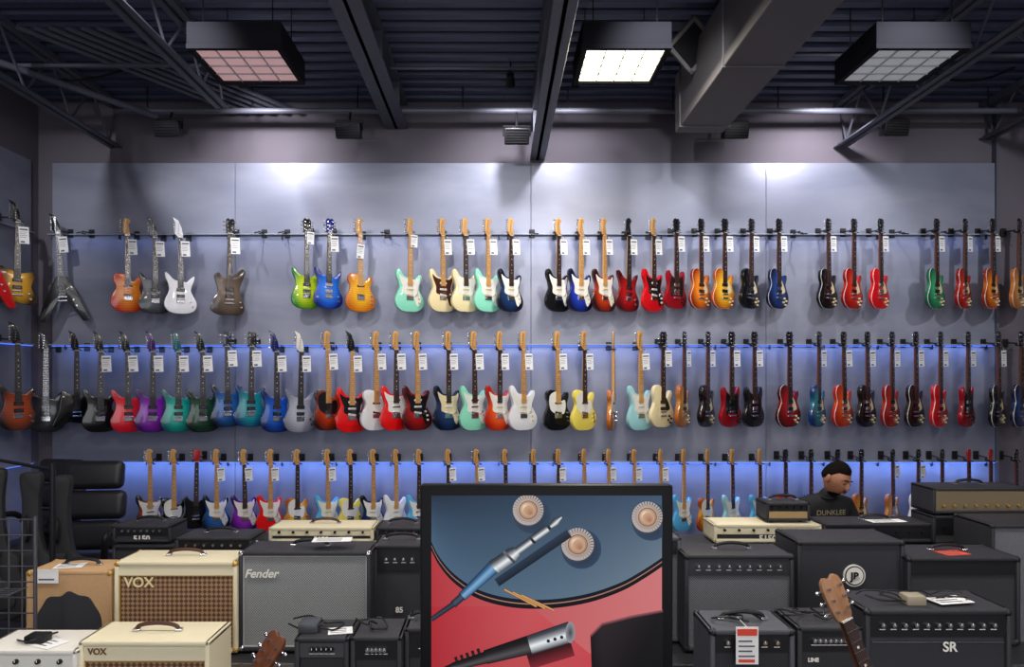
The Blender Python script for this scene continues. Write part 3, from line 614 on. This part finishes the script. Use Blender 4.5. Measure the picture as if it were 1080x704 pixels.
A('combo_amplifier',913,1068,634,FZ,3.0,.28,tol=tolex,gr=pm('dark_front',(46,46,51),.5),panel=.09,pmat=blackm,knobs=11,kmat=chrome,logo='SR',lsize=.055,lpos=(.58,.73),corners=blackm,extra=srx,handle=False)
def tagx(b,w,h):
    b.box(-.075,.015,-.022,-.02,h-.13,h+.02,paper); b.box(-.07,.01,-.0235,-.022,h-.015,h+.012,redink)
    for k in range(4): b.box(-.065,-.01+.01*(k%2),-.0235,-.022,h-.04-k*.02,h-.034-k*.02,ink)
    b.box(-.065,.0,-.0235,-.022,h-.122,h-.11,redink); b.cyl((-.03,-.021,h+.018),(-.03,.1,h+.02),.0015,white,n=6)
    cab(b,w,h,.8,2)
A('combo_amplifier',749,839,655,FZ,2.98,.26,tol=greyt,gr=blackg,panel=.07,pmat=blackm,knobs=5,kmat=chrome,extra=tagx,corners=blackm)
A('combo_amplifier',841,911,652,FZ,3.02,.26,tol=tolex,gr=blackg,panel=.08,pmat=blackm,knobs=7,kmat=chrome,logo='LINE',lsize=.022,lpos=(.25,.74),extra=lambda b,w,h:cab(b,w,h,1,3),handle=False)

# ---------------- leaning guitars near front
def lean(utop,vtop,ubot,vbot,d,kind,headm,rotz,bodyc,name):
    me=gmesh(kind,0,'three')
    T=Vector((X(utop,d),d,Z(vtop,d))); Bt=Vector((X(ubot,d),d,Z(vbot,d))); dr=(T-Bt).normalized(); dr=(dr+Vector((0,.12,0))).normalized()
    nut=T-dr*.148
    ob=bpy.data.objects.new(name,me); COL.objects.link(ob)
    R=dr.to_track_quat('Z','Y').to_matrix()@Matrix.Rotation(rotz,3,'Z'); ob.matrix_world=Matrix.Translation(nut)@R.to_4x4()
    for i,m in((0,bodymat(*C[bodyc])),(1,bpg),(2,mahog),(3,rosew),(4,headm),(6,bpg)):
        ob.material_slots[i].link='OBJECT'; ob.material_slots[i].material=m
    bot=nut-dr*.8
    b=MB(); z=bot.z; cx,cy=bot.x,bot.y
    b.tube([(cx-.12,cy-.08,z+.03),(cx-.12,cy-.08,z-.02),(cx-.12,cy+.08,z-.03),(cx+.12,cy+.08,z-.03),(cx+.12,cy-.08,z-.02),(cx+.12,cy-.08,z+.03)],.009,blackm,8,smooth=False)
    b.cyl((cx,cy+.1,z-.03),(cx,cy+.16,z+.3),.01,blackm)
    for sx in(-.2,0,.2): b.tube([(cx,cy+.08,z-.03),(cx+sx,cy+(.25 if sx==0 else -.1),.012)],.01,blackm,8,smooth=False)
    b.obj('guitar_stand')
lean(868,608,905,712,2.45,'lp',wood('pale_head',(170,125,90),(130,90,62)),math.radians(180-50),'tan','electric_guitar')
lean(300,670,274,714,2.45,'lp',wood('dark_head',(120,66,38),(70,38,24)),math.radians(180+40),'cherry','electric_guitar')

# ---------------- display kiosk
KD=1.6; kw=267/F*KD; sc_=KD/F
kx=X(576.5,KD); kz=Z(512,KD)
b=MB()
KH=.86
b.box(-kw/2,kw/2,0,.035,-KH,0,pm('black_frame',(9,10,12),.45,spec=.15),.005)
b.box(-.06,.06,.03,.08,-KH+.1,-.3,blackm,.006); b.box(-.045,.045,.04,.09,-kz+.02,-KH+.2,blackm,.006); b.box(-.3,.3,-.16,.28,-kz,-kz+.025,blackm,.01)
kio=b.obj('digital_signage_display',loc=(kx,KD,kz))
mt=bpy.data.materials.new('lcd_picture'); mt.use_nodes=True; nt=mt.node_tree; pb=nt.nodes['Principled BSDF']
at=nt.nodes.new('ShaderNodeVertexColor'); at.layer_name='Col'; pb.inputs['Base Color'].default_value=(.005,.005,.005,1); pb.inputs['Roughness'].default_value=.3; pb.inputs['Specular IOR Level'].default_value=.12
nt.links.new(at.outputs['Color'],pb.inputs['Emission Color']); pb.inputs['Emission Strength'].default_value=.92
PV=[];PF=[];PC=[];lay=[0]
def P(u,v): 
    u=min(max(u,455),698); v=min(max(v,523),918)
    return ((u-576.5)*sc_, -.0008-lay[0]*.00006, -(v-512)*sc_)
def poly(pts,cols):
    lay[0]+=1; o=len(PV)
    if not hasattr(cols[0],'__len__'): cols=[cols]*len(pts)
    for p in pts: PV.append(P(*p))
    PF.append(list(range(o,o+len(pts)))); PC.append([lin(c)+(1,) for c in cols])
def strip(L,Rr,cl,cr):
    lay[0]+=1
    for i in range(len(L)-1):
        o=len(PV); PV.extend([P(*L[i]),P(*Rr[i]),P(*Rr[i+1]),P(*L[i+1])]); PF.append([o,o+1,o+2,o+3])
        g=lambda c,i:(c[i] if hasattr(c[0],'__len__') else c)
        PC.append([lin(g(cl,i))+(1,),lin(g(cr,i))+(1,),lin(g(cr,i+1))+(1,),lin(g(cl,i+1))+(1,)])
def disc(cx,cy,r,ci,co,ry=None,n=40,ox=0,oy=0):
    lay[0]+=1; ry=ry or r
    for k in range(n):
        a=2*math.pi*k/n;c=2*math.pi*(k+1)/n;o=len(PV)
        PV.extend([P(cx+ox,cy+oy),P(cx+r*math.cos(a),cy+ry*math.sin(a)),P(cx+r*math.cos(c),cy+ry*math.sin(c))]); PF.append([o,o+1,o+2]); PC.append([lin(ci)+(1,),lin(co)+(1,),lin(co)+(1,)])
def rod(p,q,w,cs,w2=None):
    w2=w2 or w; dx,dy=q[0]-p[0],q[1]-p[1]; l=math.hypot(dx,dy); nx,ny=-dy/l,dx/l; n=len(cs)-1
    lay[0]+=1
    for i in range(n):
        a=(i/n-.5);c=((i+1)/n-.5); o=len(PV)
        PV.extend([P(p[0]+nx*w*a,p[1]+ny*w*a),P(p[0]+nx*w*c,p[1]+ny*w*c),P(q[0]+nx*w2*c,q[1]+ny*w2*c),P(q[0]+nx*w2*a,q[1]+ny*w2*a)]); PF.append([o,o+1,o+2,o+3])
        PC.append([lin(cs[i])+(1,),lin(cs[i+1])+(1,),lin(cs[i+1])+(1,),lin(cs[i])+(1,)])
poly([(455,523),(698,523),(698,918),(455,918)],[(185,58,66),(205,120,122),(214,120,122),(170,30,45)])
poly([(455,640),(560,640),(640,704),(640,918),(455,918)],[(180,44,54),(202,84,90),(200,70,80),(170,40,50),(150,30,42)])
ed=[(455,575),(464,592),(480,610),(505,626),(540,635),(580,636),(620,630),(655,618),(680,604),(698,592)]
ed=[tuple(q) for q in catmull(ed,5,False)]
top=[(x,523) for x,y in ed]
strip([(x,y+6) for x,y in ed],[(x,y-9) for x,y in ed],(14,12,20),(16,24,40))
strip([(x,y+1.5) for x,y in ed],[(x,y+.3) for x,y in ed],(190,140,110),(150,110,96))
strip([(x,y-3.5) for x,y in ed],top,[(72+int((x-455)*.14),100+int((x-455)*.1),126+int((x-455)*.06)) for x,y in ed],[(26+int((x-455)*.14),44+int((x-455)*.16),66+int((x-455)*.18)) for x,y in ed])
for i in range(3): rod((532+i*9,622+i*3),(566+i*9,640+i*2),2.6,[(60,20,20),(240,180,110),(90,40,30)])
for cx,cy,r in((557,538,17),(609,574,18),(682,545,17)):
    disc(cx+4,cy+5,r+3,(16,26,42),(48,68,92)); disc(cx,cy+1,r,(90,84,90),(66,66,76)); disc(cx,cy,r*.95,(150,140,140),(186,178,176),ox=-3,oy=4)
    for k in range(32):
        a=k*math.pi/16; sh=int(40*math.cos(a-2.2)); rod((cx+math.cos(a)*r*.76,cy+math.sin(a)*r*.76),(cx+math.cos(a)*r*.96,cy+math.sin(a)*r*.96),1.1,[(120+sh,112+sh,112+sh),(150+sh,142+sh,140+sh)])
    disc(cx,cy,r*.74,(232,222,212),(166,144,132),ox=-4,oy=-5); disc(cx,cy,r*.58,(120,84,72),(104,76,68)); disc(cx,cy,r*.54,(246,220,192),(170,130,104),ox=-4,oy=-4); disc(cx+1,cy+1,r*.36,(160,112,86),(206,166,136),ox=2,oy=3)
met=[(50,54,62),(170,176,182),(240,243,245),(150,154,162),(70,74,82),(36,40,48)]
rod((600,562),(524,614),9,[(20,28,40),(40,56,78)])
rod((592,545),(586,550),2.5,met,8); rod((586,550),(580,555),8,met,5); rod((580,555),(577,557),4.5,[(20,20,20),(50,50,50)]); rod((577.5,557),(562,568),8.5,met); rod((562,568),(560,570),9,[(20,20,22),(60,60,62)]); rod((560,570),(545,581),8.5,met); rod((545,581),(541,584),12,met,15); rod((541,584),(524,596),16,met); rod((538,586),(536,588),16.5,[(60,60,66),(110,110,116)]); rod((524,596),(519,599),17.5,met,15)
bl=[(16,30,50),(90,140,185),(130,175,210),(60,105,150),(20,40,66)]
rod((520,598),(487,629),14,bl,10); rod((488,628),(478,637),8,[(16,22,34),(70,84,106),(16,22,34)]); rod((479,636),(455,652),6,[(16,18,28),(60,70,90),(14,16,24)])
rod((602,678),(556,692),26,[(130,40,50),(50,16,22),(140,44,54)])
rod((602,665),(558,679),22,met,20); disc(601,666,5,(60,60,68),(150,150,158),11)
for k in range(3): disc(578+k*7,675-k*2,1.8,(30,30,34),(30,30,34))
bk=[(8,8,10),(84,80,84),(30,28,32),(8,8,10)]
rod((558,679),(512,692),20,bk,15); 
for k in range(5): rod((508-k*6,690+k*1.7),(505-k*6,691+k*1.7),16-k,[(60,58,62),(14,14,16)])
rod((513,692),(478,702),13,bk,9); rod((480,701),(455,712),8,bk)
poly([(622,668),(634,656),(665,648),(698,642),(698,760),(640,760),(624,720)],[(24,18,22),(44,36,40),(32,26,30),(20,18,22),(8,8,12),(8,8,12),(10,8,12)])
strip([(622,668),(634,656),(665,648),(698,642)],[(623,671),(635,659),(666,651),(698,645)],(160,90,100),(50,38,44))
me=bpy.data.meshes.new('screen_picture'); me.from_pydata(PV,[],PF); ca=me.color_attributes.new('Col','FLOAT_COLOR','CORNER'); i=0
for f in PC:
    for c in f: ca.data[i].color=c; i+=1
me.materials.append(mt); po=bpy.data.objects.new('screen_picture',me); COL.objects.link(po); po.parent=kio

# ---------------- office chairs, gig bags, grid
leather=pm('black_leather',(30,30,34),.4,bump=.4,bscale=60)
def chair(x,y,zt,rot):
    b=MB(); s=.5
    b.box(-.26,.26,-.26,.24,s-.1,s,leather,.045,4)
    b.T=Matrix.Translation((0,.2,s))@Matrix.Rotation(math.radians(-10),4,'X')
    h=zt-s
    for k,wd in((0,.25),(1,.27),(2,.24)): b.box(-wd,wd,-.06,.07,.02+k*h/3,(k+1)*h/3+.01,leather,.058,5)
    b.T=Matrix()
    for sx in(-1,1):
        b.tube([(sx*.27,.22,s+.0),(sx*.3,.1,s+.2),(sx*.3,-.1,s+.23),(sx*.29,-.22,s+.2),(sx*.26,-.16,s-.04)],.028,black,8)
    b.cyl((0,0,.12),(0,0,s-.08),.03,chrome)
    for k in range(5):
        a=k*2*math.pi/5; p=(math.cos(a)*.3,math.sin(a)*.3); b.cyl((0,0,.13),(p[0],p[1],.08),.022,black,n=8); b.cyl((p[0]-.015,p[1],.03),(p[0]+.015,p[1],.03),.03,black,n=12)
    b.obj('office_chair',loc=(x,y,0),rot=(0,0,rot))
chair(X(84,6.2),6.2,1.28,.12); chair(X(24,6.7),6.9,1.22,-.2)
def gig(x,y,zt,rot,lean_=.1):
    b=MB()
    o=catmull([(0,-1.05),(-.15,-1.03),(-.19,-.93),(-.17,-.8),(-.15,-.7),(-.15,-.62),(-.09,-.56),(-.06,-.4),(-.055,-.2),(-.07,-.03),(-.03,0),(.03,0),(.07,-.03),(.055,-.2),(.06,-.4),(.09,-.56),(.15,-.62),(.15,-.7),(.17,-.8),(.19,-.93),(.15,-1.03)],3)
    cloth=pm('black_nylon',(32,32,36),.7,bump=.5,bscale=40)
    b.prism(o,-.05,.05,cloth,bev=.02); b.tube([(-.02,-.055,-.3),(0,-.09,-.34),(0,-.09,-.44),(-.02,-.055,-.48)],.01,black,8); b.prism([(x_*.7,z_*.4-.55) for x_,z_ in o],-.075,-.04,cloth,bev=.012)
    b.obj('guitar_gig_bag',loc=(x,y,zt),rot=(lean_,0,rot))
for k in range(4): gig(-3.62+k*.16-.02*(k%2),5.0+k*.12,1.42-.04*k,.5-.1*k,0)
b=MB(); b.cyl((-3.9,5.45,1.44),(-2.95,4.9,1.40),.012,blackm)
for x,y in((-3.9,5.45),(-2.95,4.9)): b.cyl((x,y,0),(x,y,1.44),.018,blackm); b.cyl((x,y-.2,.02),(x,y+.2,.02),.018,blackm)
b.obj('gig_bag_rack')
b=MB(); gy=3.55; wire=pm('wire_grey',(84,84,92),.4,.4)
xl,xr=-2.98,-2.22
for yy in(gy,gy+.06):
    if yy>gy: 
        continue
    for k in range(13): b.cyl((xl+k*(xr-xl)/12,yy,.02),(xl+k*(xr-xl)/12,yy,1.32),.0035,wire,n=6)
    for k in range(18): b.cyl((xl,yy,.05+k*.075),(xr,yy,.05+k*.075),.0035,wire,n=6)
for x in(xl,xr): b.cyl((x,gy,0),(x,gy,1.34),.009,wire,n=8)
for z in(.75,1.0):
    for k in range(5): b.cyl((xl,gy-.03-k*.03,z),(xr-.04,gy-.03-k*.03,z),.003,wire,n=6)
    for k in range(9): b.cyl((xl+k*.09,gy,z),(xl+k*.09,gy-.15,z),.003,wire,n=6)
    for k in range(3): b.box(xl+.3+k*.16,xl+.36+k*.16,gy-.158,gy-.155,z-.02,z+.02,redink)
b.obj('wire_grid_rack')

# ---------------- man seated
skinm=pm('brown_skin',(160,108,82),.5,var=.1,vscale=30); shirt=pm('black_tshirt',(24,24,28),.85,bump=.4,bscale=60); pants=pm('dark_jeans',(34,38,52),.85,bump=.4,bscale=200); shoe=pm('black_shoe',(20,20,20),.5); hairm=pm('black_hair',(20,16,15),.95,bump=1,bscale=220,spec=.1)
J={};E=[]
def j(n,p,r,par=None,lab='shirt'):
    J[n]=(Vector(p),r)
    if par: E.append((par,n,lab))
j('pel',(0,.06,.54),(.15,.12)); j('sp',(0,.04,.68),(.145,.11),'pel','shirt'); j('ch',(0,-.01,.88),(.17,.12),'sp','shirt'); j('uc',(0,-.035,1.0),(.135,.1),'ch','shirt'); j('nb',(0,-.065,1.08),(.066,.062),'uc','shirt'); j('nt',(0,-.11,1.15),(.056,.056),'nb','skin')
for s,n in((-1,'L'),(1,'R')):
    j('sh'+n,(s*.18,-.03,1.005),(.075,.075),'uc','shirt'); j('ua'+n,(s*.235,-.05,.88),(.06,.06),'sh'+n,'shirt'); j('sl'+n,(s*.245,-.07,.81),(.052,.052),'ua'+n,'shirt'); j('el'+n,(s*.255,-.09,.72),(.041,.041),'sl'+n,'skin')
    j('fa'+n,(s*.2,-.2,.68),(.038,.038),'el'+n,'skin'); j('wr'+n,(s*.13,-.32,.665),(.026,.022),'fa'+n,'skin')
    pw=Vector((s*.085,-.385,.655)); j('pa'+n,pw,(.036,.018),'wr'+n,'skin')
    j('hip'+n,(s*.1,.02,.52),(.1,.09),'pel','pants'); j('mt'+n,(s*.14,-.2,.53),(.08,.08),'hip'+n,'pants'); j('kn'+n,(s*.17,-.4,.53),(.062,.062),'mt'+n,'pants'); j('cf'+n,(s*.165,-.38,.33),(.058,.058),'kn'+n,'pants'); j('an'+n,(s*.16,-.34,.11),(.042,.042),'cf'+n,'pants')
    j('ft'+n,(s*.165,-.42,.055),(.042,.036),'an'+n,'shoe'); j('to'+n,(s*.175,-.53,.045),(.035,.026),'ft'+n,'shoe')
def skinned(J,E,root,name,labels,sub=2):
    names=list(J); idx={n:i for i,n in enumerate(names)}
    me=bpy.data.meshes.new(name); me.from_pydata([J[n][0][:] for n in names],[(idx[a],idx[c]) for a,c,_ in E],[])
    ob=bpy.data.objects.new(name,me); COL.objects.link(ob); ob.modifiers.new('s','SKIN'); sm=ob.modifiers.new('u','SUBSURF'); sm.levels=sub; sm.render_levels=sub
    for i,n in enumerate(names):
        r=J[n][1]; r=r if hasattr(r,'__len__') else (r,r); me.skin_vertices[0].data[i].radius=r; me.skin_vertices[0].data[i].use_root=(n==root)
    bpy.context.view_layer.update()
    ev=ob.evaluated_get(bpy.context.evaluated_depsgraph_get()); nm=bpy.data.meshes.new_from_object(ev); bpy.data.objects.remove(ob)
    nm.materials.clear(); ml=list(labels.values()); 
    for m in ml: nm.materials.append(m)
    ki=list(labels)
    for p in nm.polygons:
        best=9;bl_=None
        for a,c,l in E:
            A_,B_=J[a][0],J[c][0]; d=B_-A_; t=max(0,min(1,(p.center-A_).dot(d)/max(d.length_squared,1e-9))); r=J[a][1]; r=max(r) if hasattr(r,'__len__') else r
            dd=(p.center-(A_+d*t)).length-r*.8
            if dd<best: best=dd;bl_=l
        p.material_index=ki.index(bl_); p.use_smooth=True
    return nm
man=bpy.data.objects.new('seated_man',None); COL.objects.link(man)
MY=5.8
px_=X(867,MY); man.location=(px_,MY,.01); man.rotation_euler=(0,0,math.radians(8))
bmz=skinned(J,E,'pel','man_body',{'shirt':shirt,'skin':skinm,'pants':pants,'shoe':shoe})
bo=bpy.data.objects.new('body',bmz); COL.objects.link(bo); bo.parent=man
for s,n in((-1,'L'),(1,'R')):
    FJ={};FE=[]
    p0=Vector((s*.085,-.385,.655)); dirv=Vector((-s*.45,-.8,-.12)).normalized(); side=Vector((s*.8,-.45,0)).normalized()
    FJ['p']=(p0-dirv*.02,.016)
    lens=[.07,.078,.073,.058]
    for k in range(4):
        o=p0+dirv*.018+side*(.024-k*.017); a,c,e='a%d'%k,'c%d'%k,'e%d'%k; m=o+dirv*lens[k]*.4; c2=m+(dirv*.6+Vector((0,0,-.55))).normalized()*lens[k]*.33; e2=c2+(dirv*.2+Vector((0,0,-1))).normalized()*lens[k]*.27
        FJ['r%d'%k]=(o,.0095);FJ[a]=(m,.0088);FJ[c]=(c2,.008);FJ[e]=(e2,.007)
        FE+= [('p','r%d'%k,'skin'),('r%d'%k,a,'skin'),(a,c,'skin'),(c,e,'skin')]
    t0=p0-dirv*.025-side*.022*1; FJ['t0']=(t0-side*.01,.011); FJ['t1']=(t0-side*.026+dirv*.028,.0095); FJ['t2']=(t0-side*.03+dirv*.055+Vector((0,0,-.012)),.008)
    FE+=[('p','t0','skin'),('t0','t1','skin'),('t1','t2','skin')]
    hm_=skinned(FJ,FE,'p','hand',{'skin':skinm}); ho=bpy.data.objects.new('hand_'+n,hm_); COL.objects.link(ho); ho.parent=man
hb=MB(); nu,nv=56,48
def headpt(th,ph,e=0):
    x=math.sin(ph)*math.sin(th); y=-math.sin(ph)*math.cos(th); z=math.cos(ph)
    X_=.08*x;Y_=.1*y;Z_=.12*z
    if z<0:
        k=-z; X_*=1-.28*k**1.3; 
        if y>0: Y_*=1-.35*k
        else: Y_*=1-.05*k
    g=lambda cx,cz,sx,sz:math.exp(-((X_-cx)/sx)**2-((Z_-cz)/sz)**2)*(1 if y<-.2 else 0)
    Y_-= .026*g(0,-.022,.011,.016)+.013*g(0,.004,.008,.022)+.006*g(0,.034,.045,.01)-.011*g(.03,.012,.016,.011)-.011*g(-.03,.012,.016,.011)+.009*g(0,-.056,.022,.009)+.007*g(0,-.098,.02,.014)-.004*g(0,-.0555,.02,.002)
    return (X_*(1+e),Y_*(1+e),Z_*(1+e))
def sphere_fn(b,fn,m,pred=None):
    vs=[fn(2*math.pi*i/nu,math.pi*(k/nv)) for k in range(nv+1) for i in range(nu)]
    fs=[(k*nu+i,k*nu+(i+1)%nu,(k+1)*nu+(i+1)%nu,(k+1)*nu+i) for k in range(nv) for i in range(nu)]
    fs=[f for f in fs if (not pred or pred([vs[q] for q in f]))]
    b.add(vs,fs,m)
sphere_fn(hb,headpt,skinm)
rh=random.Random(5)
def hairline(p): # positive inside the hair region, 0 on the hairline
    x,y,z=p
    f=z-(.07-.9*max(0,y+.04)-.12*abs(x)) 
    return min(max(f/.03,0),1)
def hairpt(th,ph):
    p=headpt(th,ph); k=hairline(p); e=-.01+(.13+rh.uniform(-.02,.03))*k; return (p[0]*(1+e),p[1]*(1+e*.9),p[2]*(1+e))
def hp(q):
    c=[sum(v[i] for v in q)/4 for i in range(3)]; return c[2]>-.085
sphere_fn(hb,hairpt,hairm,hp)
def beard(th,ph): p=headpt(th,ph); return (p[0]*1.02,p[1]*1.02,p[2]*1.02)
sphere_fn(hb,beard,hairm,lambda q:(lambda c:c[1]<.0 and c[2]<-.08 and abs(c[0])<.04)([sum(v[i] for v in q)/4 for i in range(3)]))
lipm=pm('lips',(130,72,62),.5)
for s in(-1,1):
    hb.sph((s*.03,-.085,.01),(.0125,.009,.009),skinm,12,8); hb.tube([(s*.018,-.096,.006),(s*.03,-.097,.003),(s*.042,-.091,.006)],.0018,hairm,6)
    hb.tube([(s*.014,-.102,.033),(s*.03,-.102,.038),(s*.046,-.09,.032)],.0035,hairm,6)
    hb.sph((s*.085,.008,-.002),(.008,.018,.03),skinm,12,8); hb.sph((s*.009,-.11,-.028),(.0075,.008,.006),skinm,10,6)
hb.tube([(-.024,-.095,-.055),(0,-.105,-.053),(.024,-.095,-.055)],.0045,lipm,8); hb.tube([(-.02,-.096,-.061),(0,-.104,-.062),(.02,-.096,-.061)],.005,lipm,8)
hb.tube([(-.024,-.102,-.045),(0,-.11,-.043),(.024,-.102,-.045)],.0035,hairm,6)
ho=hb.obj('head',loc=(0.02,-.155,1.225),rot=(math.radians(22),math.radians(8),math.radians(24)),angle=60,parent=man); ho.scale=(1.06,1.06,1.06)
cb=MB(); cb.tube([(math.cos(a*math.pi/8)*.07,-.068+math.sin(a*math.pi/8)*.066,1.085+.012*math.sin(a*math.pi/8)) for a in range(17)],.008,shirt,8); cb.obj('collar',parent=man)
bv=BVHTree.FromPolygons([v.co[:] for v in bmz.vertices],[tuple(p.vertices) for p in bmz.polygons])
def drape(v):
    h=bv.ray_cast(Vector((v[0],-1,v[2])),Vector((0,1,0)))
    return (v[0],(h[0].y if h[0] else -.12)-.004,v[2])
tb=MB(); tb.text('DUNKLEE',.055,0,0,.945,pm('shirt_print',(150,142,112),.8),fn=drape,bold=.0005); tb.obj('shirt_print',parent=man)
b=MB(); b.cyl((0,0,.39),(0,0,.43),.17,leather,n=28); b.cyl((0,0,.05),(0,0,.39),.025,chrome)
for k in range(5):
    a=k*2*math.pi/5; b.cyl((0,0,.08),(math.cos(a)*.24,math.sin(a)*.24,.05),.016,chrome,n=8); b.cyl((math.cos(a)*.24,math.sin(a)*.24,0),(math.cos(a)*.24,math.sin(a)*.24,.05),.02,black,n=10)
b.obj('stool',loc=(px_,MY+.07,0))

# ---------------- world, camera
w=bpy.data.worlds.new('world'); sc.world=w; w.use_nodes=True; w.node_tree.nodes['Background'].inputs[0].default_value=(.3,.35,.5,1); w.node_tree.nodes['Background'].inputs[1].default_value=.05
cam=bpy.data.cameras.new('camera'); cam.sensor_width=36; cam.lens=F/1080*36; cam.shift_x=15/1080; cam.shift_y=48/1080; cam.clip_start=.05
co=bpy.data.objects.new('camera',cam); COL.objects.link(co); co.location=(0,0,CH); co.rotation_euler=(math.radians(90),0,0); sc.camera=co
